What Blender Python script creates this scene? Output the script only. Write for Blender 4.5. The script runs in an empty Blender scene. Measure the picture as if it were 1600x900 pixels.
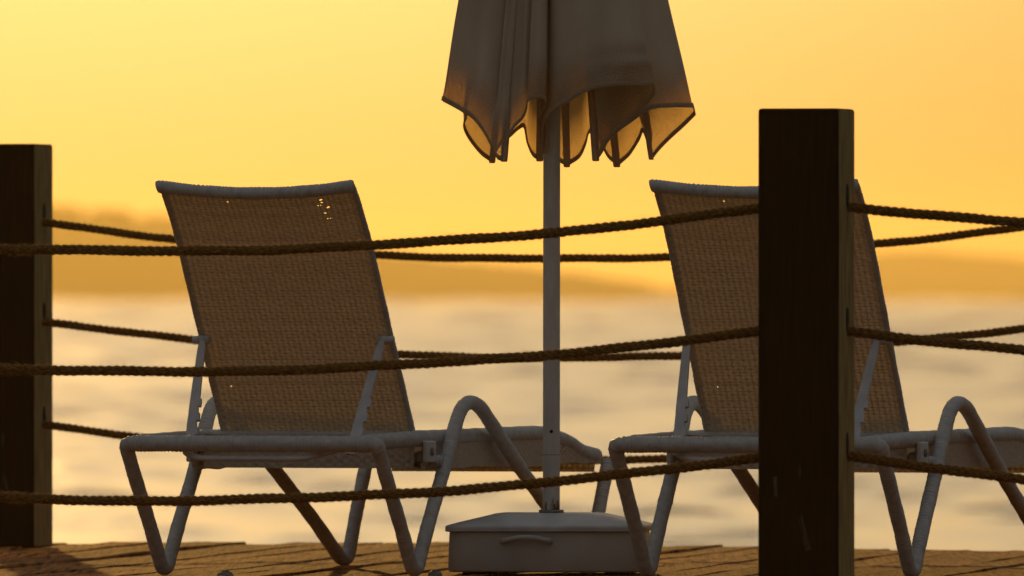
import bpy, math, random
import numpy as np
from mathutils import Vector

random.seed(7)
rng = np.random.default_rng(11)
R = math.radians
S = bpy.context.scene
COL = S.collection

# ------------------------------------------------------------------ camera
F = 23760.0            # focal length in pixels of a 1600 px wide frame
HC = 0.664             # eye height above the deck (deck top is z = 0)
cam = bpy.data.cameras.new('camera')
co = bpy.data.objects.new('camera', cam)
COL.objects.link(co)
co.location = (0, 0, HC)
co.rotation_euler = (R(90) + 15.0 / F, 0, 0)
cam.sensor_width = 36.0
cam.lens = F / 1600 * 36.0
cam.clip_start = 0.5
cam.clip_end = 60000
cam.dof.use_dof = True
cam.dof.focus_distance = 35.6
cam.dof.aperture_fstop = 10.5
S.camera = co

# ------------------------------------------------------------------ sky, sun, exposure
SUN_EL, SUN_AZ = 6.2, -3.5
world = bpy.data.worlds.new('World')
S.world = world
world.use_nodes = True
nt = world.node_tree
sky = nt.nodes.new('ShaderNodeTexSky')
sky.sky_type = 'NISHITA'
sky.sun_disc = False
sky.sun_elevation = R(SUN_EL)
sky.sun_rotation = R(SUN_AZ)
sky.dust_density = 2.6
sky.air_density = 1.0
sky.ozone_density = 1.0
bg = nt.nodes['Background']
wb = nt.nodes.new('ShaderNodeMix')                    # white balance of the sky light
wb.data_type = 'RGBA'; wb.blend_type = 'MULTIPLY'
wb.inputs['Factor'].default_value = 1.0
wb.inputs[7].default_value = (0.90, 1.06, 1.62, 1)
nt.links.new(sky.outputs[0], wb.inputs[6])
# the glow round the sun falls off more steeply in hazy air than the clear-air model gives
tcw = nt.nodes.new('ShaderNodeTexCoord')
dotn = nt.nodes.new('ShaderNodeVectorMath'); dotn.operation = 'DOT_PRODUCT'
dotn.inputs[1].default_value = (math.sin(R(SUN_AZ)) * math.cos(R(SUN_EL)), math.cos(R(SUN_AZ)) * math.cos(R(SUN_EL)), math.sin(R(SUN_EL)))
nt.links.new(tcw.outputs['Generated'], dotn.inputs[0])
acs = nt.nodes.new('ShaderNodeMath'); acs.operation = 'ARCCOSINE'
nt.links.new(dotn.outputs['Value'], acs.inputs[0])
fall = nt.nodes.new('ShaderNodeMapRange'); fall.interpolation_type = 'SMOOTHSTEP'
fall.inputs['From Min'].default_value = R(5.3); fall.inputs['From Max'].default_value = R(9.4)
nt.links.new(acs.outputs[0], fall.inputs[0])
fm = nt.nodes.new('ShaderNodeMix'); fm.data_type = 'RGBA'
fm.inputs[6].default_value = (1, 1, 1, 1); fm.inputs[7].default_value = (.66, .51, .34, 1)
nt.links.new(fall.outputs[0], fm.inputs['Factor'])
wm = nt.nodes.new('ShaderNodeMix'); wm.data_type = 'RGBA'; wm.blend_type = 'MULTIPLY'; wm.inputs['Factor'].default_value = 1.0
nt.links.new(wb.outputs[2], wm.inputs[6]); nt.links.new(fm.outputs[2], wm.inputs[7])
nt.links.new(wm.outputs[2], bg.inputs[0])
bg.inputs[1].default_value = 0.1
sky_fill = nt.nodes.new('ShaderNodeBackground')          # fill light added over the whole sky to lift the shadows
spw = nt.nodes.new('ShaderNodeSeparateXYZ'); tc2 = nt.nodes.new('ShaderNodeTexCoord')
nt.links.new(tc2.outputs['Generated'], spw.inputs[0])
vr = nt.nodes.new('ShaderNodeValToRGB')               # the added fill is weak at the horizon, strongest overhead
ve = vr.color_ramp.elements; ve[0].position = .02; ve[0].color = (.42, .36, .26, 1); ve[1].position = .75; ve[1].color = (1.55, 1.62, 1.66, 1)
nt.links.new(spw.outputs[2], vr.inputs[0])
nt.links.new(vr.outputs[0], sky_fill.inputs[0])
sky_fill.inputs[1].default_value = 0.44
addw = nt.nodes.new('ShaderNodeAddShader')
nt.links.new(bg.outputs[0], addw.inputs[0]); nt.links.new(sky_fill.outputs[0], addw.inputs[1])
nt.links.new(addw.outputs[0], nt.nodes['World Output'].inputs[0])
sl = bpy.data.lights.new('sun', 'SUN')
sl.energy = 3.9
sl.angle = R(0.5)
sl.color = (1.0, 0.52, 0.12)
so = bpy.data.objects.new('sun', sl)
COL.objects.link(so)
so.location = (-5, 60, 12)
sd = Vector((math.sin(R(SUN_AZ)) * math.cos(R(SUN_EL)), math.cos(R(SUN_AZ)) * math.cos(R(SUN_EL)), math.sin(R(SUN_EL))))
so.rotation_euler = sd.to_track_quat('Z', 'Y').to_euler()
S.view_settings.view_transform = 'Standard'
S.view_settings.look = 'None'
S.view_settings.gamma = 1.0
S.view_settings.use_curve_mapping = False
S.view_settings.exposure = -2.15
S.cycles.volume_bounces = 0
S.cycles.max_bounces = 8
S.cycles.transparent_max_bounces = 24
S.cycles.sample_clamp_indirect = 6.0
S.cycles.use_denoising = True

# ------------------------------------------------------------------ helpers
def at(px, py, Y):
    """point seen at a pixel of the 1600x900 photograph, at distance Y"""
    return Vector(((px - 800) / F * Y, Y, HC - (py - 465) / F * Y))

class M:
    def __init__(s): s.v = []; s.f = []; s.uv = []
    def add(s, verts, faces, uv=None):
        n = len(s.v)
        s.v.extend([tuple(map(float, p)) for p in verts])
        s.f.extend([tuple(int(i) + n for i in f) for f in faces])
        s.uv.extend(uv if uv is not None else [(0.0, 0.0)] * len(verts))
        return s
    def grid(s, P, closed_u=False, closed_v=False, uv=None):
        """P: array (rows, cols, 3)"""
        r, c, _ = P.shape
        f = []
        for i in range(r if closed_v else r - 1):
            i2 = (i + 1) % r
            for j in range(c if closed_u else c - 1):
                j2 = (j + 1) % c
                f.append((i * c + j, i * c + j2, i2 * c + j2, i2 * c + j))
        return s.add(P.reshape(-1, 3), f, uv)
    def box(s, lo, hi, mat=None):
        x0, y0, z0 = lo; x1, y1, z1 = hi
        v = [(x0, y0, z0), (x1, y0, z0), (x1, y1, z0), (x0, y1, z0), (x0, y0, z1), (x1, y0, z1), (x1, y1, z1), (x0, y1, z1)]
        if mat: v = [tuple(mat @ Vector(p)) for p in v]
        return s.add(v, [(0, 3, 2, 1), (4, 5, 6, 7), (0, 1, 5, 4), (1, 2, 6, 5), (2, 3, 7, 6), (3, 0, 4, 7)])
    def build(s, name, mat, parent=None, smooth=True, bevel=0, loc=None, segs=2):
        me = bpy.data.meshes.new(name)
        me.from_pydata(s.v, [], s.f)
        if any(u != (0.0, 0.0) for u in s.uv[:50]) or any(u != (0.0, 0.0) for u in s.uv[-50:]):
            ul = me.uv_layers.new(name='UVMap')
            li = np.empty(len(me.loops), dtype=np.int32)
            me.loops.foreach_get('vertex_index', li)
            ul.data.foreach_set('uv', np.array(s.uv, dtype=np.float32)[li].ravel())
        if smooth: me.polygons.foreach_set('use_smooth', [True] * len(me.polygons))
        me.materials.append(mat)
        me.update()
        o = bpy.data.objects.new(name, me)
        COL.objects.link(o)
        if parent: o.parent = parent
        if loc is not None: o.location = loc
        if bevel:
            b = o.modifiers.new('bevel', 'BEVEL'); b.width = bevel; b.segments = segs; b.limit_method = 'ANGLE'; b.angle_limit = R(35)
            if smooth:
                b.harden_normals = True
        return o

def smooth_path(pts, rad=0.03, n=8, closed=False):
    """polyline with its corners rounded (quadratic curves)"""
    pts = [np.array(p, float) for p in pts]
    rads = rad if isinstance(rad, (list, tuple)) else [rad] * len(pts)
    out = []
    N = len(pts)
    for i, p in enumerate(pts):
        if not closed and i in (0, N - 1):
            out.append(p); continue
        a, b = pts[i - 1], pts[(i + 1) % N]
        la, lb = np.linalg.norm(a - p), np.linalg.norm(b - p)
        r = min(rads[i], la * .49, lb * .49)
        p0, p1 = p + (a - p) / la * r, p + (b - p) / lb * r
        for k in range(n + 1):
            t = k / n
            out.append((1 - t) ** 2 * p0 + 2 * t * (1 - t) * p + t * t * p1)
    if closed: out.append(out[0])
    return np.array(out)

def resample(P, ds):
    d = np.r_[0, np.cumsum(np.linalg.norm(np.diff(P, axis=0), axis=1))]
    n = max(2, int(round(d[-1] / ds)) + 1)
    s = np.linspace(0, d[-1], n)
    return np.stack([np.interp(s, d, P[:, k]) for k in range(3)], 1), s

def frames(P):
    T = np.gradient(P, axis=0)
    T /= np.linalg.norm(T, axis=1)[:, None]
    N = np.zeros_like(T)
    up = np.array([0, 0, 1.0]) if abs(T[0][2]) < .9 else np.array([1.0, 0, 0])
    n = np.cross(T[0], np.cross(up, T[0])); N[0] = n / np.linalg.norm(n)
    for i in range(1, len(T)):
        n = N[i - 1] - T[i] * N[i - 1].dot(T[i]); N[i] = n / np.linalg.norm(n)
    return T, N, np.cross(T, N)

def tube(m, pts, r, ds=0.01, sides=12, wrap=0.0, pitch=0.0086, caps=True):
    """round tube; wrap > 0 winds it with cord (rings stand proud)"""
    if wrap: ds = pitch / 4
    P, s = resample(np.array(pts, float), ds)
    T, N, B = frames(P)
    rr = np.full(len(P), r)
    if wrap:
        ph = (s / pitch + 0.25 * np.sin(s * 31) + .2 * np.sin(s * 83 + 1)) % 1.0
        rr = r + wrap * (np.abs(np.sin(math.pi * ph)) ** .6 - .7) + 0.0004 * np.sin(s * 57) + .0003 * rng.standard_normal(len(P))
    a = np.linspace(0, 2 * math.pi, sides, endpoint=False)
    ring = P[:, None, :] + rr[:, None, None] * (np.cos(a)[None, :, None] * N[:, None, :] + np.sin(a)[None, :, None] * B[:, None, :])
    n0 = len(m.v)
    m.grid(ring, closed_u=True)
    if caps:
        m.f.append(tuple(n0 + k for k in range(sides))[::-1])
        m.f.append(tuple(n0 + (len(P) - 1) * sides + k for k in range(sides)))
    return m

def tag(o, label=None, cat=None, group=None, kind=None):
    if label: o['label'] = label
    if cat: o['category'] = cat
    if group: o['group'] = group
    if kind: o['kind'] = kind
    return o

def thing(name, label, cat, loc=(0, 0, 0), rz=0, group=None):
    o = bpy.data.objects.new(name, None)
    COL.objects.link(o)
    o.location = loc; o.rotation_euler = (0, 0, rz)
    o.empty_display_size = 0.2
    return tag(o, label, cat, group)

# ------------------------------------------------------------------ materials
def mat(name):
    m = bpy.data.materials.new(name); m.use_nodes = True
    n = m.node_tree
    return m, n, n.nodes['Principled BSDF'], n.nodes['Material Output']

def node(n, t, **kw):
    x = n.nodes.new(t)
    for k, v in kw.items():
        if k.startswith('i_'): x.inputs[k[2:].replace('_', ' ')].default_value = v
        else: setattr(x, k, v)
    return x

def noise(n, scale, detail=4, stretch=(1, 1, 1), coord='Object', rough=.5):
    tc = node(n, 'ShaderNodeTexCoord'); mp = node(n, 'ShaderNodeMapping')
    mp.inputs['Scale'].default_value = stretch
    n.links.new(tc.outputs[coord], mp.inputs['Vector'])
    t = node(n, 'ShaderNodeTexNoise'); t.inputs['Scale'].default_value = scale; t.inputs['Detail'].default_value = detail; t.inputs['Roughness'].default_value = rough
    n.links.new(mp.outputs[0], t.inputs['Vector'])
    return t.outputs['Fac']

def ramp(n, fac, stops):
    r = node(n, 'ShaderNodeValToRGB')
    e = r.color_ramp.elements
    while len(e) < len(stops): e.new(.5)
    for k, (p, c) in enumerate(stops):
        e[k].position = p; e[k].color = (*c, 1) if len(c) == 3 else c
    n.links.new(fac, r.inputs[0])
    return r.outputs[0]

def bump(n, bs, h, strength, dist):
    b = node(n, 'ShaderNodeBump'); b.inputs['Strength'].default_value = strength; b.inputs['Distance'].default_value = dist
    n.links.new(h, b.inputs['Height'])
    n.links.new(b.outputs[0], bs.inputs['Normal'])
    return b

def plain(name, c1, c2, rough=.5, scale=30, stretch=(1, 1, 1), bstr=.2, bdist=.001, transl=None, tw=.3, spec=.5):
    m, n, bs, out = mat(name)
    f = noise(n, scale, 6, stretch)
    n.links.new(ramp(n, f, [(.3, c1), (.7, c2)]), bs.inputs['Base Color'])
    bs.inputs['Roughness'].default_value = rough
    bs.inputs['Specular IOR Level'].default_value = spec
    if bstr: bump(n, bs, f, bstr, bdist)
    if transl:
        t = node(n, 'ShaderNodeBsdfTranslucent'); t.inputs[0].default_value = (*transl, 1)
        mx = node(n, 'ShaderNodeMixShader'); mx.inputs[0].default_value = tw
        n.links.new(bs.outputs[0], mx.inputs[1]); n.links.new(t.outputs[0], mx.inputs[2])
        n.links.new(mx.outputs[0], out.inputs[0])
    return m

MAT = {}
MAT['cord'] = plain('white_wound_cord', (.43, .43, .42), (.58, .58, .57), .45, 60, bstr=.15)
MAT['weave'] = plain('woven_cane', (.62, .54, .44), (.84, .76, .65), .5, 45, (1, 1, 3), bstr=.2, transl=(.52, .42, .26), tw=.28)
MAT['metal'] = plain('white_painted_metal', (.50, .50, .51), (.66, .66, .67), .35, 25, bstr=.1)
MAT['rope'] = plain('brown_rope', (.12, .056, .012), (.34, .165, .042), .9, 220, (1, 1, 1), bstr=.5, bdist=.002, transl=(.25, .13, .04), tw=.12, spec=.2)
MAT['fuzz'] = plain('rope_fibre', (.3, .18, .07), (.5, .32, .14), .8, 90, bstr=0, transl=(.9, .55, .22), tw=.75, spec=.2)
MAT['shell'] = plain('cream_moulded_shell', (.42, .40, .37), (.52, .50, .47), .4, 9, bstr=.08, bdist=.002)
MAT['lid'] = plain('grey_lid_paint', (.44, .44, .44), (.6, .6, .6), .42, 14, bstr=.12)
MAT['rubber'] = plain('black_rubber', (.02, .02, .02), (.04, .035, .03), .8, 40)
MAT['rib'] = plain('rib_pocket_cloth', (.58, .46, .32), (.72, .60, .44), .7, 60, (3, 3, 1), transl=(.55, .30, .10), tw=.42)
MAT['hem'] = plain('doubled_hem_cloth', (.46, .38, .28), (.60, .51, .39), .8, 120, bstr=.4, transl=(.50, .30, .12), tw=.35, spec=.2)
MAT['dark'] = plain('hole_shade', (.006, .004, .002), (.012, .008, .004), .9, 40, bstr=0)  # near-black colour standing for the shade inside holes
MAT['bolt'] = plain('dull_galvanised_steel', (.16, .15, .14), (.3, .29, .28), .5, 60)

# pole: white paint, rust at its foot, speckled
def pole_mat():
    m, n, bs, out = mat('white_pole_paint_with_rust')
    f = noise(n, 40, 6, (1, 1, .3)); g = noise(n, 55, 8, (1, 1, .5), rough=.65)
    tc = node(n, 'ShaderNodeTexCoord'); sp = node(n, 'ShaderNodeSeparateXYZ'); n.links.new(tc.outputs['Object'], sp.inputs[0])
    low = node(n, 'ShaderNodeMapRange'); low.inputs['From Min'].default_value = .0; low.inputs['From Max'].default_value = .085
    low.inputs['To Min'].default_value = .22; low.inputs['To Max'].default_value = -.2
    n.links.new(sp.outputs[2], low.inputs[0])
    ad = node(n, 'ShaderNodeMath', operation='ADD'); n.links.new(g, ad.inputs[0]); n.links.new(low.outputs[0], ad.inputs[1])
    rust = ramp(n, ad.outputs[0], [(.60, (0, 0, 0)), (.72, (1, 1, 1))])
    mx = node(n, 'ShaderNodeMix', data_type='RGBA')
    n.links.new(rust, mx.inputs['Factor'])
    n.links.new(ramp(n, f, [(.3, (.50, .49, .48)), (.7, (.66, .65, .64))]), mx.inputs[6])
    mx.inputs[7].default_value = (.13, .06, .025, 1)
    n.links.new(mx.outputs[2], bs.inputs['Base Color'])
    bs.inputs['Roughness'].default_value = .4
    bump(n, bs, g, .15, .001)
    return m
MAT['pole'] = pole_mat()

# posts: dark stained timber, grain up the post, two pale scuffs
def post_mat():
    m, n, bs, out = mat('dark_stained_timber')
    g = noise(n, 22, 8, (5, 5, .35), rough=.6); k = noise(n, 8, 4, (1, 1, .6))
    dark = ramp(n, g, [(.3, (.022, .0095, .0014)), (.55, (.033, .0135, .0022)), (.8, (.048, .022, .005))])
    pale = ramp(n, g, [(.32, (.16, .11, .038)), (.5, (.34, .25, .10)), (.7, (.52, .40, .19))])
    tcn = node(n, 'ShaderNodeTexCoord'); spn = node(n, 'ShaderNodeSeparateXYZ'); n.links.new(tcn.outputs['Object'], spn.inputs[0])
    pale_side = node(n, 'ShaderNodeMapRange'); pale_side.inputs['From Min'].default_value = .0880; pale_side.inputs['From Max'].default_value = .0898
    n.links.new(spn.outputs[0], pale_side.inputs[0])            # the side face takes the paler wood colour
    bm_ = node(n, 'ShaderNodeMix', data_type='RGBA'); n.links.new(pale_side.outputs[0], bm_.inputs['Factor']); n.links.new(dark, bm_.inputs[6]); n.links.new(pale, bm_.inputs[7])
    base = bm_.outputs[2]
    sc = noise(n, 60, 5, (1, 1, .15), rough=.7)
    tc = node(n, 'ShaderNodeTexCoord'); sp = node(n, 'ShaderNodeSeparateXYZ'); n.links.new(tc.outputs['Object'], sp.inputs[0])
    masks = []
    for (x0, z0, x1, z1, w) in [(-.012, .245, .022, .115, .006), (.004, .30, .000, .262, .004), (-.052, .275, -.05, .232, .004)]:
        d = Vector((x1 - x0, z1 - z0)); L = d.length; d /= L
        def lin(ax, az, c):
            a = node(n, 'ShaderNodeMath', operation='MULTIPLY_ADD'); n.links.new(sp.outputs[0], a.inputs[0]); a.inputs[1].default_value = ax; a.inputs[2].default_value = c
            b = node(n, 'ShaderNodeMath', operation='MULTIPLY_ADD'); n.links.new(sp.outputs[2], b.inputs[0]); b.inputs[1].default_value = az; n.links.new(a.outputs[0], b.inputs[2])
            return b.outputs[0]
        al = lin(d.x, d.y, -(x0 * d.x + z0 * d.y)); ac = lin(-d.y, d.x, (x0 * d.y - z0 * d.x))
        ab = node(n, 'ShaderNodeMath', operation='ABSOLUTE'); n.links.new(ac, ab.inputs[0])
        j = node(n, 'ShaderNodeMath', operation='LESS_THAN'); n.links.new(ab.outputs[0], j.inputs[0]); j.inputs[1].default_value = w
        k1 = node(n, 'ShaderNodeMath', operation='GREATER_THAN'); n.links.new(al, k1.inputs[0]); k1.inputs[1].default_value = 0
        k2 = node(n, 'ShaderNodeMath', operation='LESS_THAN'); n.links.new(al, k2.inputs[0]); k2.inputs[1].default_value = L
        p = node(n, 'ShaderNodeMath', operation='MULTIPLY'); n.links.new(j.outputs[0], p.inputs[0]); n.links.new(k1.outputs[0], p.inputs[1])
        q = node(n, 'ShaderNodeMath', operation='MULTIPLY'); n.links.new(p.outputs[0], q.inputs[0]); n.links.new(k2.outputs[0], q.inputs[1])
        masks.append(q.outputs[0])
    a = node(n, 'ShaderNodeMath', operation='ADD'); n.links.new(masks[0], a.inputs[0]); n.links.new(masks[1], a.inputs[1])
    b = node(n, 'ShaderNodeMath', operation='ADD'); n.links.new(a.outputs[0], b.inputs[0]); n.links.new(masks[2], b.inputs[1])
    th = ramp(n, sc, [(.44, (0, 0, 0)), (.66, (.4, .4, .4))])
    mm = node(n, 'ShaderNodeMath', operation='MULTIPLY'); n.links.new(b.outputs[0], mm.inputs[0]); n.links.new(th, mm.inputs[1])
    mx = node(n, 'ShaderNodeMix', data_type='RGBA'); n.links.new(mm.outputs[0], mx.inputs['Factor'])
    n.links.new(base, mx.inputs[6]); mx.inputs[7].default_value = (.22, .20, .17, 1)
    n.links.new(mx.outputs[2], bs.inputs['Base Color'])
    bs.inputs['Roughness'].default_value = .8
    bs.inputs['Specular IOR Level'].default_value = .2
    bump(n, bs, g, .5, .002)
    return m
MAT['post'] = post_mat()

# deck boards
def deck_mat():
    m, n, bs, out = mat('weathered_deck_boards')
    g = noise(n, 14, 9, (3.6, .10, 3.6), rough=.7); w = noise(n, 5, 4, (5, .2, 1)); st = noise(n, 3.5, 6, (1, .3, 1), rough=.65)
    ge = node(n, 'ShaderNodeNewGeometry')
    base = ramp(n, g, [(.38, (.05, .02, .005)), (.5, (.62, .215, .042)), (.66, (.88, .38, .085))])
    mx = node(n, 'ShaderNodeMix', data_type='RGBA', blend_type='MULTIPLY'); mx.inputs['Factor'].default_value = 1.0
    n.links.new(base, mx.inputs[6])
    n.links.new(ramp(n, ge.outputs['Random Per Island'], [(0, (.62, .60, .58)), (1, (1.1, 1.05, 1.0))]), mx.inputs[7])
    m2 = node(n, 'ShaderNodeMix', data_type='RGBA', blend_type='MULTIPLY'); m2.inputs['Factor'].default_value = .6
    n.links.new(mx.outputs[2], m2.inputs[6]); n.links.new(ramp(n, st, [(.35, (.45, .4, .36)), (.6, (1, 1, 1))]), m2.inputs[7])
    n.links.new(m2.outputs[2], bs.inputs['Base Color'])
    bs.inputs['Roughness'].default_value = .8
    bs.inputs['Specular IOR Level'].default_value = .12
    ad = node(n, 'ShaderNodeMath', operation='ADD'); n.links.new(g, ad.inputs[0]); n.links.new(w, ad.inputs[1])
    bump(n, bs, ad.outputs[0], 1.0, .010)
    return m
MAT['deck'] = deck_mat()

# canopy cloth: open weave, light comes through it
def cloth_mat():
    m, n, bs, out = mat('open_weave_parasol_cloth')
    f = noise(n, 9, 5, (1, 1, .4))
    n.links.new(ramp(n, f, [(.3, (.47, .40, .31)), (.7, (.62, .54, .43))]), bs.inputs['Base Color'])
    bs.inputs['Roughness'].default_value = .85
    bs.inputs['Specular IOR Level'].default_value = .2
    tr = node(n, 'ShaderNodeBsdfTranslucent'); tr.inputs[0].default_value = (.62, .34, .10, 1)
    mx = node(n, 'ShaderNodeMixShader'); mx.inputs[0].default_value = .20
    n.links.new(bs.outputs[0], mx.inputs[1]); n.links.new(tr.outputs[0], mx.inputs[2])
    uv = node(n, 'ShaderNodeUVMap'); sp = node(n, 'ShaderNodeSeparateXYZ'); n.links.new(uv.outputs[0], sp.inputs[0])
    vo = node(n, 'ShaderNodeTexVoronoi', voronoi_dimensions='2D'); vo.inputs['Scale'].default_value = 300; vo.inputs['Randomness'].default_value = .7
    n.links.new(uv.outputs[0], vo.inputs['Vector'])
    h = vo
    mr = node(n, 'ShaderNodeMapRange'); mr.inputs['From Min'].default_value = .62; mr.inputs['From Max'].default_value = .15; mr.inputs['To Min'].default_value = .08; mr.inputs['To Max'].default_value = .48
    n.links.new(vo.outputs['Distance'], mr.inputs[0])
    tp = node(n, 'ShaderNodeBsdfTransparent'); tp.inputs[0].default_value = (1, .80, .45, 1)
    # see-through fades above the hem, put in to keep overlapping layers dark
    ln = node(n, 'ShaderNodeMapRange'); ln.inputs['From Min'].default_value = .03; ln.inputs['From Max'].default_value = .115; ln.inputs['To Min'].default_value = 1; ln.inputs['To Max'].default_value = .10
    n.links.new(sp.outputs[1], ln.inputs[0])
    hl = node(n, 'ShaderNodeMath', operation='MULTIPLY'); n.links.new(mr.outputs[0], hl.inputs[0]); n.links.new(ln.outputs[0], hl.inputs[1])
    tl = node(n, 'ShaderNodeMath', operation='MULTIPLY'); n.links.new(ln.outputs[0], tl.inputs[0]); tl.inputs[1].default_value = .34
    n.links.new(tl.outputs[0], mx.inputs[0])
    m3 = node(n, 'ShaderNodeMixShader'); n.links.new(hl.outputs[0], m3.inputs[0])
    n.links.new(mx.outputs[0], m3.inputs[1]); n.links.new(tp.outputs[0], m3.inputs[2])
    n.links.new(m3.outputs[0], out.inputs[0])
    bump(n, bs, noise(n, 420, 3, (1, 1, .5)), .35, .0008)
    return m
MAT['cloth'] = cloth_mat()

def water_mat():
    m, n, bs, out = mat('sea_water')
    bs.inputs['Base Color'].default_value = (.05, .15, .085, 1)
    bs.inputs['Roughness'].default_value = .18
    bs.inputs['IOR'].default_value = 1.33
    a = noise(n, 2.2, 4, (1, .5, 1))
    bump(n, bs, a, .6, .05)
    return m
MAT['water'] = water_mat()
MAT['hill'] = plain('scrub_covered_hill', (.03, .035, .018), (.07, .065, .035), .95, .02, bstr=0, spec=.1)

# ------------------------------------------------------------------ setting: sea, far coast, deck
WZ = -1.0
def make_sea():
    """one sheet of sea: a finely rippled wedge in front of the beach, joined to a calm sheet out to the horizon"""
    Y0, Y1, NR, NC = 55.0, 5200.0, 1750, 300
    Y = Y0 * (Y1 / Y0) ** (np.arange(NR) / (NR - 1))
    hwid = 18 + .085 * Y
    e = np.linspace(-1, 1, NC)
    X = hwid[:, None] * e[None, :]; YY = np.repeat(Y[:, None], NC, 1)
    sp = np.maximum(2 * hwid / (NC - 1), Y * math.log(Y1 / Y0) / (NR - 1))[:, None]
    Z = np.zeros_like(X)
    g = np.random.default_rng(5)
    nw = 90
    for k in range(nw):
        lam = .7 * (130 / .7) ** ((k + g.random()) / nw)
        th = g.normal(0.15, .8)
        kk = 2 * math.pi / lam
        wgt = np.exp(-(np.log(lam / (3.6 * sp)) / .75) ** 2)
        Z += wgt * (SLOPE / kk) * np.sin(kk * (X * math.sin(th) + YY * math.cos(th)) + g.uniform(0, 6.28))
    gust = np.ones_like(X)                       # streaks and patches of ruffled water along the wind
    for wx, wy, am in ((.7, 9, .62), (1.6, 20, .45), (5, 60, .28), (17, 210, .2)):
        acc = np.zeros_like(X)
        fade = np.clip(wx / sp / 2.5 - 1, 0, 1)
        for _ in range(7):
            acc += np.sin(2 * math.pi * (X / wx * g.uniform(.6, 1.5) * g.choice([-1, 1]) + YY / wy * g.uniform(.6, 1.5)) + g.uniform(0, 6.28))
        gust += am * fade * acc / 1.9
    gust = np.clip(gust, .05, 3.8)
    taper = np.clip((1 - np.abs(e))[None, :] * 12, 0, 1) * np.clip(np.arange(NR) / 25., 0, 1)[:, None] * np.clip((NR - 1 - np.arange(NR)) / 25., 0, 1)[:, None]
    Z = WZ + Z * taper * gust
    m = M()
    P = np.stack([X, YY, Z], 2)
    m.grid(P)
    # the calm sheet round the wedge
    a0, a1 = hwid[0], hwid[-1]
    q = [(-14000, -400, WZ), (14000, -400, WZ), (14000, 15000, WZ), (-14000, 15000, WZ), (-a0, Y0, WZ), (a0, Y0, WZ), (a1, Y1, WZ), (-a1, Y1, WZ)]
    m.add(q, [(0, 1, 5, 4), (1, 2, 6, 5), (2, 3, 7, 6), (3, 0, 4, 7)])
    tag(m.build('sea_water', MAT['water']), kind='structure')
SLOPE = .0245
make_sea()

def hill(name, prof, Y, depth, seed, rough):
    """low coast: a ridge line with slopes falling to the sea before and behind it"""
    xs = np.array([p[0] for p in prof]); ys = np.array([p[1] for p in prof])
    px = np.linspace(xs[0], xs[-1], 260)
    h = np.interp(px, xs, ys)
    g = np.random.default_rng(seed)
    k = np.convolve(g.standard_normal(300), np.ones(9) / 3, 'same')[:260]
    h = np.maximum((465 - h) / F * Y + 1.6 + k * rough, -1.0)
    X = (px - 800) / F * Y
    rows = []
    for t in np.linspace(-1, 1, 15):
        fall = (1 - abs(t) ** 1.6)
        wob = 1 + .08 * np.sin(X * .004 + t * 4)
        rows.append(np.stack([X, np.full(260, Y) + t * depth, WZ - 1.5 + (h - WZ + 1.5) * fall * (wob if abs(t) > .05 else 1)], 1))
    mm = M(); mm.grid(np.array(rows))
    return tag(mm.build(name, MAT['hill']), kind='structure')
hill('headland', [(-2600, 380), (-1500, 335), (-600, 322), (-200, 328), (85, 337), (250, 346), (350, 360), (450, 374), (600, 396), (700, 406), (800, 416), (900, 431), (1000, 449), (1060, 462), (1120, 480)], 4600, 420, 3, .45)
hill('far_coast', [(900, 480), (1060, 452), (1200, 420), (1330, 396), (1450, 392), (1560, 402), (1700, 414), (2300, 420), (3600, 400), (5000, 470)], 6400, 700, 5, .55)
# trees along the headland's crest: a far wood that reads as one mass
m = M()
for i in range(70):
    px = random.choice([random.uniform(-500, 330), random.gauss(178, 30), random.uniform(60, 120)])
    base = np.interp(px, [-600, -200, 85, 250, 350], [322, 328, 337, 346, 360])
    Y = 4600 + random.uniform(-30, 30); c = at(px, base, Y)
    r = random.uniform(1.2, 2.6)
    a = np.linspace(0, 2 * math.pi, 9, endpoint=False)
    rows = []
    for q in np.linspace(0, 1, 6):
        rr = r * math.sin(math.pi * (.12 + .82 * q)) * (1 + .25 * rng.standard_normal(9))
        rows.append(np.stack([c.x + rr * np.cos(a), c.y + rr * np.sin(a), np.full(9, c.z - 1 + q * r * 1.7)], 1))
    m.grid(np.array(rows), closed_u=True)
tag(m.build('coastal_wood', MAT['hill'], smooth=False), kind='stuff')

# haze between the beach and the far coast
hz = bpy.data.materials.new('sea_haze'); hz.use_nodes = True
hn = hz.node_tree; hn.nodes.clear()
ho = hn.nodes.new('ShaderNodeOutputMaterial'); pv = hn.nodes.new('ShaderNodeVolumePrincipled')
pv.inputs['Color'].default_value = (.98, .86, .42, 1)
pv.inputs['Density'].default_value = 1.05e-4
pv.inputs['Anisotropy'].default_value = .75
hn.links.new(pv.outputs[0], ho.inputs['Volume'])
m = M(); m.box((-13000, -300, -4), (13000, 12500, 62))
o = tag(m.build('haze', hz, smooth=False), kind='stuff')

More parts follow.
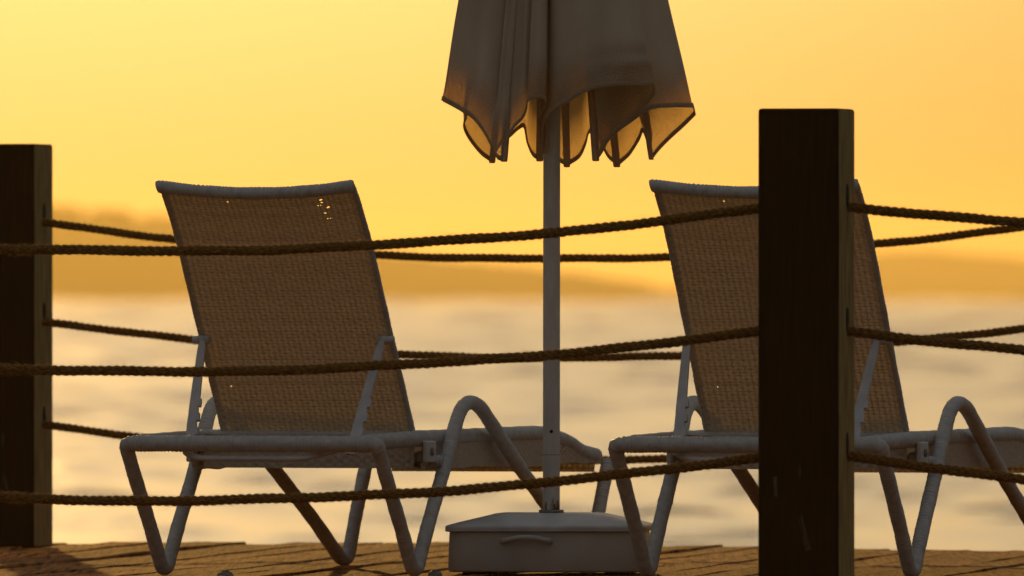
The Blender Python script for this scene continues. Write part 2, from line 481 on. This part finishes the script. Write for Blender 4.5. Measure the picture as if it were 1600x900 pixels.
# deck: boards running away from the camera
AP = R(8)
pu = np.array([math.cos(AP), -math.sin(AP)]); pvv = np.array([math.sin(AP), math.cos(AP)])
def far_edge(X):
    return float(np.interp(X, [-9, -.15, .42, 1.33, 2.2, 9], [41.5, 41.28, 40.9, 39.86, 39.5, 39.2]))
m = M()
nb = 130; bw = .118; gap = .0045
for i in range(nb):
    c = (i - nb / 2) * (bw + gap)
    # across-position c along pu measured from the point (0,38)
    a0 = -5.6 + random.uniform(-.02, .02)
    a1 = 4.0
    for _ in range(6):
        p = np.array([0, 38.0]) + pu * c + pvv * a1
        a1 += far_edge(p[0]) - p[1]
    a1 += random.uniform(-.07, .03)
    n = 48
    al = np.linspace(a0, a1, n)
    dz = random.gauss(0, .0017); tl = random.gauss(0, .012)
    wav = .0016 * np.sin(al * random.uniform(.8, 2.2) + random.uniform(0, 6)) + .0008 * np.sin(al * 7 + random.uniform(0, 6))
    prof = [(-bw / 2, -.03), (-bw / 2, -.004), (-bw / 2 + .004, 0), (-bw / 4, -.0008), (bw / 4, -.0008), (bw / 2 - .004, 0), (bw / 2, -.004), (bw / 2, -.03)]
    rows = []
    for k in range(n):
        row = []
        for (u, z) in prof:
            xy = np.array([0, 38.0]) + pu * (c + u + .001 * math.sin(al[k] * 3 + i)) + pvv * al[k]
            row.append((xy[0], xy[1], z + dz + tl * u + wav[k]))
        rows.append(row)
    n0 = len(m.v)
    m.grid(np.array(rows), closed_u=True)
    m.f.append(tuple(n0 + q for q in range(8))); m.f.append(tuple(n0 + (n - 1) * 8 + q for q in range(8))[::-1])
for yy in (33.2, 34.6, 36.0, 37.4, 38.8):      # joists under the boards
    m.box((-7, yy, -.20), (7, yy + .08, -.040))
for yy in (33.4, 38.4):
    for xx in np.arange(-6.5, 7, 2.2): m.box((xx, yy, -3), (xx + .2, yy + .2, -.20))
dk = m.build('boardwalk_deck', MAT['deck'], smooth=False)
tag(dk, kind='structure')

# ------------------------------------------------------------------ rope posts and ropes
PW = .180
def make_post(loc, yaw, label, slots, h=1.075, group='dark timber rope posts'):
    t = thing('rope_post', label, 'post', loc, yaw, group)
    mm = M(); w = PW / 2
    mm.box((-w, -w, -.004), (w, w, h))
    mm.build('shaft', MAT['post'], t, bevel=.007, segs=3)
    for z in slots:
        for sx in (-1, 1):                      # rope hole as a dark disc painting its inner shade, on each side face
            q = M(); a = np.linspace(0, 2 * math.pi, 20, endpoint=False)
            outer = np.stack([np.full(20, sx * (w + .0022)), .011 * np.cos(a), z + .012 + .026 * np.sin(a)], 1)
            inner = np.stack([np.full(20, sx * (w - .02)), .010 * np.cos(a), z + .012 + .024 * np.sin(a)], 1)
            base = np.stack([np.full(20, sx * (w - .001)), .0125 * np.cos(a), z + .012 + .0275 * np.sin(a)], 1)
            q.grid(np.array([base, outer, inner]), closed_u=True)
            q.add(outer, [tuple(range(20)) if sx > 0 else tuple(range(20))[::-1]])
            q.build('rope_hole', MAT['dark'], t)
    return t

NZ = (.873, .604, .3325)
FZ = (.878, .6126, .335)
near_r = Vector((.641, 33.1, 0)); near_l = Vector((-2.22, 33.5, 0)); near_rr = Vector((3.50, 32.7, 0))
far_l = Vector((-1.3395, 40.7, 0)); far_r = Vector((1.545, 39.75, 0))
make_post(near_r, -R(12.4), 'thick dark timber post with pale scuffs in front of the right sun lounger', NZ)
make_post(far_l, -R(14.5), 'dark timber post at the deck edge, left of both sun loungers', FZ)
make_post(near_l, -R(12.4), 'dark timber post carrying the near ropes beyond the left edge of the picture', NZ)
make_post(near_rr, -R(12.4), 'dark timber post carrying the near ropes beyond the right edge of the picture', NZ)
make_post(far_r, -R(14.5), 'dark timber post carrying the far ropes beyond the right edge of the picture', FZ)

def span(a, b, sag, n=60):
    t = np.linspace(0, 1, n)
    P = np.array(a)[None] * (1 - t)[:, None] + np.array(b)[None] * t[:, None]
    P[:, 2] -= sag * (1 - (2 * t - 1) ** 2)
    return P

def make_rope(paths, label, group, rad=.0114, fibres=1500):
    t = None
    P = np.concatenate([paths[0]] + [q[1:] for q in paths[1:]])
    P, s = resample(P, .0045)
    # slight unevenness of a hand-laid rope
    P[:, 2] += .0012 * np.sin(s * 9.1 + random.uniform(0, 6)) + .0007 * np.sin(s * 23 + random.uniform(0, 6))
    T, N, B = frames(P)
    mm = M()
    a = np.linspace(0, 2 * math.pi, 8, endpoint=False)
    ph0 = random.uniform(0, 6)
    for k in range(3):
        ph = 2 * math.pi * s / .052 + ph0 + k * 2 * math.pi / 3 + .25 * np.sin(s * 5)
        C = P + .38 * rad * (np.cos(ph)[:, None] * N + np.sin(ph)[:, None] * B)
        r = rad * (.63 + .03 * np.sin(s * 41 + k))
        ring = C[:, None, :] + r[:, None, None] * (np.cos(a)[None, :, None] * N[:, None, :] + np.sin(a)[None, :, None] * B[:, None, :])
        mm.grid(ring, closed_u=True)
    o = mm.build('rope', MAT['rope'])
    tag(o, label, 'rope', group)
    # loose fibres standing off the lay
    fm = M()
    for _ in range(fibres):
        i = int(rng.integers(5, len(P) - 6))
        an = rng.uniform(0, 2 * math.pi)
        d = math.cos(an) * N[i] + math.sin(an) * B[i]
        tdir = T[i] * rng.choice([-1, 1])
        L = rng.uniform(.005, .012) * (2.2 if rng.random() < .05 else 1)
        p0 = P[i] + d * rad * .85
        p1 = p0 + d * L * .45 + tdir * L * .5
        p2 = p1 + d * L * .25 * rng.uniform(-.6, 1) + tdir * L * .7
        wv = np.cross(d, tdir); wv /= np.linalg.norm(wv); wd = rng.uniform(.0002, .00045)
        fm.add([p0 - wv * wd, p0 + wv * wd, p1 + wv * wd * .8, p1 - wv * wd * .8, p2], [(0, 1, 2, 3), (3, 2, 4)])
    f = fm.build('fibre_fuzz', MAT['fuzz'], o)
    f['kind'] = 'stuff'
    return o

def zz(p, z): return (p.x, p.y, z)
sagL, sagR = (.107, .102, .113), (.085, .10, .115)
for k, w in enumerate(('top', 'middle', 'bottom')):
    make_rope([span(zz(near_l, NZ[k]), zz(near_r, NZ[k]), sagL[k]), span(zz(near_r, NZ[k]), zz(near_rr, NZ[k]), sagR[k])],
              '%s near rope strung through the thick foreground post' % w, 'near ropes of the railing', fibres=15000)
sagF = (.111, .108, .10)
for k, w in enumerate(('top', 'middle', 'bottom')):
    make_rope([span(zz(far_l, FZ[k]), zz(far_r, FZ[k]), sagF[k])],
              '%s far rope running behind the loungers from the left deck-edge post' % w, 'far ropes of the railing', fibres=4500)

# ------------------------------------------------------------------ sun lounger
def weave(m, w, h, fn, row=.0092, stake=.0135, amp=.0033, holes=()):
    """basket weave: fn(u, v) -> point and normal; u in [-w/2, w/2], v in [0, h]"""
    nr = int(h / row); row = h / nr
    nu = int(w / stake) * 3 + 1
    us = np.linspace(-w / 2, w / 2, nu); st = w / ((nu - 1) / 3)
    for j in range(nr):
        v0 = (j + .5) * row
        off = amp * np.cos(math.pi * (us + w / 2) / st + math.pi * j) * (1 + .1 * rng.standard_normal(nu))
        wob = .0004 * rng.standard_normal()
        rows = []
        for dv, am in ((-.68, .40), (-.22, 1.0), (.22, 1.0), (.68, .40)):
            rows.append([np.array(fn(u, min(max(v0 + wob + dv * row, 0), h), o_ * am)) for u, o_ in zip(us, off)])
        P = np.array(rows)
        n0 = len(m.v); f = []
        for a in range(3):
            for b in range(nu - 1):
                uu, vv = us[b], v0
                if a == 1 and any(abs(uu - hx) < hr and abs(vv - hv) < row * .55 for hx, hv, hr in holes): continue
                f.append((a * nu + b, a * nu + b + 1, (a + 1) * nu + b + 1, (a + 1) * nu + b))
        m.add(P.reshape(-1, 3), f)
    # upright stakes
    nst = int(w / st)
    for k in range(nst + 1):
        u = -w / 2 + k * st
        if abs(u) > w / 2: continue
        vs = np.linspace(0, h, 24)
        P = np.array([[np.array(fn(min(max(u + du, -w / 2), w / 2), v, 0)) for v in vs] for du in (-.0022, .0022)])
        m.grid(P)
    return m

def make_lounger():
    t = thing('sun_lounger', '', 'sun lounger')
    hw, zr = .315, .318
    rt = .0168
    # --- one wound tube each side: rear corner, down, V at the floor, up to the arm loop, down, V, up to the seat front
    fr = M()
    for sx in (-1, 1):
        x = sx * hw
        leg = M()
        pts = [(sx * (hw - .03), 0, zr), (x, 0, zr), (x, .262, .002), (x, .298, .002), (x, .555, .318), (x + sx * .003, .632, .412), (x + sx * .003, .752, .412), (x, 1.60, .002), (x, 1.655, .002), (x, 1.80, .26)]
        rads = [0, .018, .03, .03, .05, .06, .07, .045, .04, 0]
        tube(leg, smooth_path(pts, rads), rt, wrap=.0026, sides=12)
        # drop so the bends rest on the deck
        zmin = min(v[2] for v in leg.v)
        leg.v = [(v[0], v[1], v[2] + (-zmin if v[2] < .1 else -zmin * max(0, 1 - (v[2] - .1) / .15))) for v in leg.v]
        leg.build('leg_frame', MAT['cord'], t)
    tube(fr, [(-hw + .02, 0, zr), (hw - .02, 0, zr)], rt + .0025, wrap=.0026, sides=14)
    fr.build('rear_bar', MAT['cord'], t)
    # --- long rails round the seat with the dropped foot end
    xr = hw - .040
    rail = M()
    pr = [(-xr, .015, zr + .003), (-xr, .4, .327), (-xr, 1.40, .332), (-xr, 1.60, .308), (-xr, 1.70, .282), (-xr, 1.84, .272), (xr, 1.84, .272), (xr, 1.70, .282), (xr, 1.60, .308), (xr, 1.40, .332), (xr, .4, .327), (xr, .015, zr + .002)]
    tube(rail, smooth_path(pr, [0, .1, .12, .06, .06, .03, .03, .06, .06, .12, .1, 0]), rt + .002, wrap=.0026, sides=12)
    rail.build('seat_rail', MAT['cord'], t)
    cb = M()
    tube(cb, [(-hw, .488, .272), (hw, .488, .272)], .0155, wrap=.0024, sides=12)
    tube(cb, [(-xr, .44, .285), (-xr, .60, .272)], .013, ds=.02)
    tube(cb, [(xr, .44, .285), (xr, .60, .272)], .013, ds=.02)
    cb.build('cross_bar', MAT['cord'], t)
    # --- woven seat with deep woven sides
    def ztop(y): return float(np.interp(y, [.42, 1.36, 1.52, 1.66, 1.84], [.338, .343, .332, .298, .285]))
    seat = M()
    ys = np.linspace(.42, 1.83, 60); xs = np.linspace(-xr, xr, 15)
    seat.grid(np.array([[(x, y, ztop(y) - .012 * math.cos(x / xr * 1.5) + .002 * math.sin(y * 260)) for x in xs] for y in ys]))
    seat.grid(np.array([[(x, y, .258 + .002 * math.sin(y * 70)) for x in xs] for y in ys]))
    seat.build('seat', MAT['weave'], t)
    for sx in (-1, 1):
        sk = M()
        def side(u, v, n, sx=sx):
            y = .42 + (u + .70) * (1.41 / 1.40)
            zt = ztop(y) - .004; zb = .254 + .003 * math.sin(y * 9) + .0015 * math.sin(y * 40)
            return (sx * (xr + .011 + n), y, zb + (zt - zb) * v / .09)
        hl = [(.36 + .004 * k + .01 * (k % 3), .030 + .0095 * (k % 4), .004) for k in range(9)] if sx > 0 else []
        weave(sk, 1.40, .09, side, row=.009, stake=.014, amp=.002, holes=hl)
        sk.build('side_panel', MAT['weave'], t)
    fe = M(); re_ = M()
    weave(fe, .53, .05, lambda u, v, n: (u, 1.845 + n, .232 + v), row=.009, stake=.014)
    weave(re_, .53, .08, lambda u, v, n: (u, .425 - n, .256 + v), row=.009, stake=.014)
    fe.build('end_panel', MAT['weave'], t); re_.build('end_panel', MAT['weave'], t)
    # --- backrest, hinged at y = .489
    bw_, bl, bang = .482, .742, math.atan2(.597, .430)
    def back_c(v):            # profile: straight, with a slight roll back at the top
        s = v * bl
        k = max(0, v - .7)
        return -(s * math.cos(bang)) - k * k * .22, s * math.sin(bang) - k * k * .16
    def back(u, v, n):
        cy, cz = back_c(v / bl)
        e = u / (bw_ / 2)
        dish = .020 * (1 - e * e) * (v / bl)
        return (u, cy + (dish + n) * math.sin(bang), cz + (-.019 * (1 - e * e) * max(0, v / bl - .55) / .45) + (dish * .2 + n) * math.cos(bang))
    bk = M()
    holes = [(.150 + dx, bl - .032 - dv, .0045) for dx, dv in ((0, 0), (-.006, .012), (.010, .021), (0, .040), (.008, .058))]
    holes += [(.075 - .16, bl - .03, .003), (-.19, .14, .003)]
    weave(bk, bw_, bl - .004, back, holes=holes)
    bo = bk.build('backrest', MAT['weave'], t, loc=(0, .489, .336))
    for sx in (-1, 1):
        rim = M()
        tube(rim, [(sx * (bw_ / 2 - .003), back_c(v)[0] + .009 * math.sin(bang), back_c(v)[1] + .009 * math.cos(bang)) for v in np.linspace(0, 1, 30)], .0080, wrap=.0013, sides=10)
        rim.build('side_rim', MAT['cord'], bo)
    top = M()
    tp = [np.array(back(u, bl, 0)) + np.array([0, -.004, .004]) for u in np.linspace(-bw_ / 2, bw_ / 2, 30)]
    tp = [tp[0] + np.array([-.004, 0, -.001])] + tp + [tp[-1] + np.array([.002, 0, 0])]
    tube(top, tp, .0150, wrap=.0024, sides=14)
    top.build('top_rim', MAT['cord'], bo)
    hd = M()
    tube(hd, [(-xr, .0, .0), (xr, .0, .0)], .011, ds=.02)
    hd.build('hinge_bar', MAT['metal'], bo)
    # --- notched stays and the locking rod that joins them
    for sx in (-1, 1):
        st = M()
        A = np.array((sx * .226, .302, .560)); Bp = np.array((sx * .203, .135, .292))
        d = (Bp - A); L = np.linalg.norm(d); d /= L
        wv = np.array([1.0, 0, 0]) - d * d[0]; wv /= np.linalg.norm(wv); nn = np.cross(d, wv)
        prof = [(0, -.006, .006), (.02, -.0095, .009), (.12, -.0115, .010), (.16, -.012, .011)]
        for a_ in (.165, .205, .245):
            prof += [(a_, -.012, .016), (a_ + .020, -.0125, .0165), (a_ + .0205, -.0125, .0095), (a_ + .036, -.0125, .012)]
        prof += [(L, -.011, .010)]
        P = []
        for (s_, l, r_) in prof:
            c = A + d * s_
            P.append([c + wv * l - nn * .004, c + wv * r_ - nn * .004, c + wv * r_ + nn * .004, c + wv * l + nn * .004])
        st.grid(np.array(P), closed_u=True)
        st.f.append((3, 2, 1, 0)); nl = len(st.v); st.f.append((nl - 4, nl - 3, nl - 2, nl - 1))
        so_ = st.build('stay', MAT['metal'], t, smooth=False)
        pn = M()
        tube(pn, [(sx * .212, .310, .563), (sx * (bw_ / 2 + .012), .310, .563)], .0095, ds=.01, sides=14)
        tube(pn, [(sx * (bw_ / 2 - .012), .2985, .563), (sx * (bw_ / 2 - .012), .306, .563)], .011, ds=.004, sides=14)
        pn.build('pivot_pin', MAT['metal'], so_)
    rod = M()
    tube(rod, smooth_path([(-.19, .09, .305), (-.178, .028, .296), (-.13, -.004, .283), (.13, -.004, .283), (.178, .028, .296), (.19, .09, .305)], .03), .0072, ds=.006, sides=12)
    rod.build('locking_rod', MAT['metal'], t)
    # --- hinge brackets bolted on the rails
    for sx in (-1, 1):
        b = M(); b.box((sx * xr - .006 + sx * .024, .405, .270), (sx * xr + .006 + sx * .024, .475, .322))
        br = b.build('hinge_bracket', MAT['metal'], t, bevel=.004)
        q = M(); tube(q, [(sx * (xr + .029), .44, .296), (sx * (xr + .034), .44, .296)], .010, ds=.004, sides=14)
        q.build('bolt_head', MAT['bolt'], br)
    return t

def copy_tree(o, parent=None):
    c = o.copy(); COL.objects.link(c)
    if parent: c.parent = parent
    for ch in list(o.children): copy_tree(ch, c)
    return c

l1 = make_lounger()
l1['label'] = 'white woven sun lounger left of the closed parasol, its backrest seen whole'
l1['group'] = 'white woven sun loungers on the deck'
l1.location = (-.618, 36.0, 0); l1.rotation_euler = (0, 0, -R(18))
l2 = copy_tree(l1)
l2['label'] = 'white woven sun lounger right of the closed parasol, half hidden by the thick post'
l2.location = (.553, 35.72, 0); l2.rotation_euler = (0, 0, -R(16.5)); l2.scale = (1.03, 1, 1)
for ch in l2.children:
    if ch.name.startswith('backrest'): ch.location.x += .008

# ------------------------------------------------------------------ parasol base and parasol
BX, BY = .0915, 36.56
b = thing('umbrella_stand', 'low cream square parasol base with a grey lid, on the deck between the loungers', 'parasol base', (BX, BY, 0), -R(3))
w = .234
def rsq(r_, z, c=.034, k=7):
    """rounded square outline of half-width r_ at height z"""
    c = min(c, r_ * .6); out = []
    for q, (sx, sy) in enumerate(((1, 1), (-1, 1), (-1, -1), (1, -1))):
        for i in range(k + 1):
            an = math.pi / 2 * (q + i / k)
            out.append((sx * (r_ - c) + c * math.cos(an), sy * (r_ - c) + c * math.sin(an), z))
    return out
def stack(m, levels):
    n0 = len(m.v); L = np.array([rsq(r_, z) for r_, z in levels]); nn = L.shape[1]
    m.grid(L, closed_u=True)
    m.f.append(tuple(n0 + k for k in range(nn))[::-1]); m.f.append(tuple(n0 + (len(levels) - 1) * nn + k for k in range(nn)))
m = M(); stack(m, [(w - .006, .008), (w - .002, .010), (w, .016), (w - .001, .060), (w - .003, .1035)]); m.build('shell', MAT['shell'], b, bevel=.001)
m = M(); stack(m, [(w + .004, .104), (w + .007, .106), (w + .007, .115), (w + .004, .119), (w - .004, .1215), (.150, .1405), (.135, .1445), (.115, .1465)]); m.build('lid', MAT['lid'], b, bevel=.001)
m = M()
hx = -.045
tube(m, smooth_path([(hx - .058, -w + .002, .082), (hx - .052, -w - .013, .083), (hx - .018, -w - .016, .091), (hx + .018, -w - .016, .091), (hx + .052, -w - .013, .083), (hx + .058, -w + .002, .082)], .02), .0062, ds=.004, sides=12)
m.build('handle', MAT['shell'], b)
for sx in (-1, 1):
    for sy in (-1, 1):
        m = M(); m.box((sx * .17 - .03, sy * .17 - .03, 0), (sx * .17 + .03, sy * .17 + .03, .016)); m.build('foot', MAT['rubber'], b, bevel=.003)

PX, PY = BX + .003, BY
u = thing('parasol', 'closed beige cloth parasol on a white pole between the loungers', 'parasol', (PX, PY, .147))
U0 = np.array([PX, PY, .147])
sc = PY / F                                  # metres per photo pixel at the parasol
def UP(px, py, d): return np.array([(px - 861) * sc, d, HC - (py - 465) * sc - .147])
m = M()
tube(m, [(0, 0, -.01), (.001, 0, .8), (.0025, 0, 2.50)], .0205, ds=.02, sides=28)
pl = m.build('pole', MAT['pole'], u)
m = M(); tube(m, [(0, 0, 0), (0, 0, .007)], .030, ds=.0035, sides=24); m.build('pole_flange', MAT['bolt'], u)
m = M(); tube(m, [(-.0, -.0203, .072 + .012), (-.0, -.0209, .072 + .012)], .0045, ds=.0005, sides=12)
tube(m, [(0, 0, .0505 + .012), (0, 0, .0515 + .012)], .0207, ds=.001, sides=28)
tz = UP(861, 674, 0)[2]; tz2 = UP(861, 711, 0)[2]
m = M(); tube(m, [(0, -.0200, tz), (0, -.0207, tz)], .0042, ds=.0004, sides=12); m.build('lock_hole', MAT['dark'], u)  # dark disc painted as the shade in the hole
m = M(); tube(m, [(0, 0, tz2), (0, 0, tz2 + .0016)], .0208, ds=.0008, sides=28); m.build('pole_joint', MAT['bolt'], u)
# hem line of the closed canopy: eight panels hanging in loops between the rib tips
HEM = [
 ('R', 785, 251, -.120), ('', 788, 232, -.122), ('', 800, 205, -.130), ('', 816, 187, -.135), ('', 822, 172, -.150), ('', 824, 160, -.165), ('', 838, 155, -.178), ('', 850, 157, -.176), ('', 853, 168, -.150), ('', 843, 186, -.105), ('', 842, 210, -.060),
 ('R', 848, 238, -.035), ('', 846, 215, -.060), ('', 850, 192, -.120), ('', 862, 176, -.165), ('', 890, 159, -.205), ('', 920, 143, -.235), ('', 955, 136, -.245), ('', 995, 135, -.230), ('c', 1021, 134, -.195), ('c', 1022, 150, -.170), ('', 1004, 170, -.140), ('', 975, 195, -.118), ('', 948, 220, -.106),
 ('R', 932, 250, -.100), ('', 940, 240, -.098), ('', 955, 215, -.100), ('', 985, 192, -.105), ('', 1015, 172, -.105), ('', 1050, 168, -.085), ('c', 1083, 168, -.050), ('c', 1086, 180, -.015), ('', 1070, 196, .005), ('', 1048, 216, .018), ('', 1032, 232, .026),
 ('R', 1020, 247, .030), ('', 1014, 232, .035), ('', 1008, 212, .055), ('', 1004, 206, .085), ('', 998, 220, .120), ('', 984, 242, .140),
 ('R', 966, 258, .150), ('', 950, 245, .155), ('', 936, 216, .180), ('', 922, 206, .205), ('', 915, 226, .205), ('', 905, 246, .190),
 ('R', 886, 258, .175), ('', 872, 250, .172), ('', 862, 232, .190), ('', 856, 224, .200), ('', 850, 236, .180),
 ('R', 842, 249, .140), ('', 832, 243, .125), ('', 824, 226, .120), ('', 819, 200, .130), ('', 812, 200, .145), ('', 798, 212, .140), ('', 780, 228, .115),
 ('R', 766, 252, .080), ('', 752, 242, .065), ('', 738, 226, .045), ('', 727, 208, .020), ('', 724, 195, .000), ('', 728, 182, -.025), ('', 712, 168, -.040), ('c', 690, 157, -.055), ('c', 694, 160, -.085), ('', 716, 172, -.105), ('', 738, 186, -.115), ('', 754, 206, -.120), ('', 768, 232, -.121), ('', 777, 249, -.121)]
H = np.array([UP(a, b_, c) for _, a, b_, c in HEM]); n = len(H)
kinds = [k[0] for k in HEM]
def cat(p0, p1, p2, p3, t):
    return .5 * ((2 * p1) + (-p0 + p2) * t + (2 * p0 - 5 * p1 + 4 * p2 - p3) * t * t + (-p0 + 3 * p1 - 3 * p2 + p3) * t ** 3)
loop = []; ribidx = []
for i in range(n):
    p0, p1, p2, p3 = H[i - 1], H[i], H[(i + 1) % n], H[(i + 2) % n]
    if kinds[i] in ('c', 'R'): p0 = p1 - (p2 - p1) * .6
    if kinds[(i + 1) % n] in ('c', 'R'): p3 = p2 + (p2 - p1) * .6
    if kinds[i] == 'R': ribidx.append(len(loop))
    for k in range(6): loop.append(cat(p0, p1, p2, p3, k / 6))
loop = np.array(loop); nl = len(loop)
APEX = np.array([.002, 0, 2.48])
arc = np.r_[0, np.cumsum(np.linalg.norm(np.diff(loop, axis=0), axis=1))]
rows = []; uvs = []
def hidx(px, py): return 6 * int(np.argmin([(k[1] - px) ** 2 + (k[2] - py) ** 2 for k in HEM]))
FOLDS = [(hidx(754, 206), 5.0, .050), (hidx(716, 172) + 2, 3.0, .018), (hidx(816, 187) + 4, 3.0, .035), (hidx(853, 168) + 3, 4.0, .040), (hidx(800, 205) + 2, 3.0, .018), (hidx(975, 195), 6.0, .03), (hidx(940, 143) - 2, 4, .014), (hidx(1050, 168), 5.0, .012)]
ts = np.r_[0, .006, .012, np.linspace(.018, .3, 46), np.linspace(.31, .985, 40)]
k1 = np.arange(nl) / nl * 2 * math.pi
for t in ts:
    P = loop * (1 - t) + APEX * t
    c = np.array([.01 * (1 - t), 0, 0])
    d = P - np.array([c[0], c[1], 0]); d[:, 2] = 0; d /= np.maximum(np.linalg.norm(d, axis=1)[:, None], 1e-4)
    z = P[:, 2][:, None]
    amp = .013 * math.exp(-t * 1.3) * min(1, t / .03)
    wr = np.sin(z[:, 0] * 15 + 2 * np.sin(k1 * 5) + k1 * 6) * .12 + np.sin(k1 * 21 + 1.5 * np.sin(k1 * 4) + z[:, 0] * .8) * .55 + np.sin(k1 * 44 - z[:, 0] * 2.2) * .30
    P = P + d * (amp * wr)[:, None]
    up_ = min(1, t / .07)
    for (fx, wid, dep) in FOLDS:                 # deep folds between the bellies of the panels
        fade = np.exp(-(((np.arange(nl) - fx + nl / 2) % nl - nl / 2) / wid) ** 2) * dep * up_ * (1 - t)
        P = P - d * fade[:, None]
    cr = np.exp(-((z[:, 0] - loop[:, 2] - .045 - .012 * np.sin(k1 * 9)) / .012) ** 2) - .8 * np.exp(-((z[:, 0] - loop[:, 2] - .075) / .014) ** 2)
    msk = np.exp(-((np.arange(nl) - 6 * 19) / 16.) ** 2)
    P = P + d * (.008 * cr * msk)[:, None]       # creases where the front panel is pinched above its hem
    # cloth bellies a little outwards above the hem
    rows.append(P)
    uvs += [(float(arc[j]), float(P[j, 2] - loop[j, 2])) for j in range(nl)]
m = M(); m.grid(np.array(rows), closed_u=True, uv=uvs)
cn = m.build('canopy', MAT['cloth'], u)
# hem: a doubled band, 17 mm deep, folded over the edge
m = M()
hb = []
for t, off in ((.0068, .0016), (.0, .0018), (-.0006, 0), (.0, -.0018), (.0068, -.0016)):
    P = loop * (1 - t) + APEX * t
    tg = np.roll(loop, -1, 0) - np.roll(loop, 1, 0); tg /= np.maximum(np.linalg.norm(tg, axis=1)[:, None], 1e-6)
    dn = np.cross(tg, (APEX - loop) / np.linalg.norm(APEX - loop, axis=1)[:, None]); dn /= np.maximum(np.linalg.norm(dn, axis=1)[:, None], 1e-6)
    hb.append(P + dn * off)
m.grid(np.array(hb), closed_u=True)
m.build('hem', MAT['hem'], cn)
for i in ribidx:
    tip = loop[i]; topp = APEX * .98 + tip * .02
    inw = -np.array([tip[0] - .02, tip[1], 0]); inw /= np.linalg.norm(inw)
    sd_ = np.cross(inw, [0, 0, 1.0])
    P = []
    for t, wd in ((-.0025, .0065), (.0, .0080), (.02, .0085), (.3, .0085), (1, .008)):
        c = tip * (1 - t) + topp * t + inw * .004
        P.append([c - sd_ * wd - inw * .005, c + sd_ * wd - inw * .005, c + sd_ * wd + inw * .006, c - sd_ * wd + inw * .006])
    m = M(); m.grid(np.array(P), closed_u=True); m.f.append((3, 2, 1, 0)); m.f.append((16, 17, 18, 19))
    m.build('rib', MAT['rib'], u, smooth=False, bevel=.002)
m = M(); tube(m, [(.002, 0, 2.40), (.002, 0, 2.52)], .045, ds=.02, sides=20); m.build('hub', MAT['metal'], u)

# ------------------------------------------------------------------ fixings standing on the deck
def deck_bolt(px, py, label, r):
    Y = F * HC / (py - 465)
    p = at(px, py, Y)
    t = thing('deck_bolt', label, 'bolt', (p.x, Y, 0))
    m = M()
    a = np.linspace(0, 2 * math.pi, 16, endpoint=False)
    m.grid(np.array([[(rr * math.cos(x), rr * math.sin(x), z) for x in a] for rr, z in ((r, -.004), (r, .004), (r * .8, .010), (r * .35, .013), (.0005, .0135))]), closed_u=True)
    m.build('washer', MAT['bolt'], t)
    m = M(); a = np.linspace(0, 2 * math.pi, 6, endpoint=False)
    m.grid(np.array([[(rr * math.cos(x), rr * math.sin(x), z) for x in a] for rr, z in ((r * .45, .008), (r * .45, .0145), (r * .3, .0155), (.0005, .0155))]), closed_u=True)
    m.build('nut', MAT['bolt'], t, smooth=False)
deck_bolt(352, 901, 'domed steel bolt in the deck boards beneath the left lounger', .020)
deck_bolt(680, 900, 'steel bolt in the deck boards beside the left lounger and the parasol base', .017)
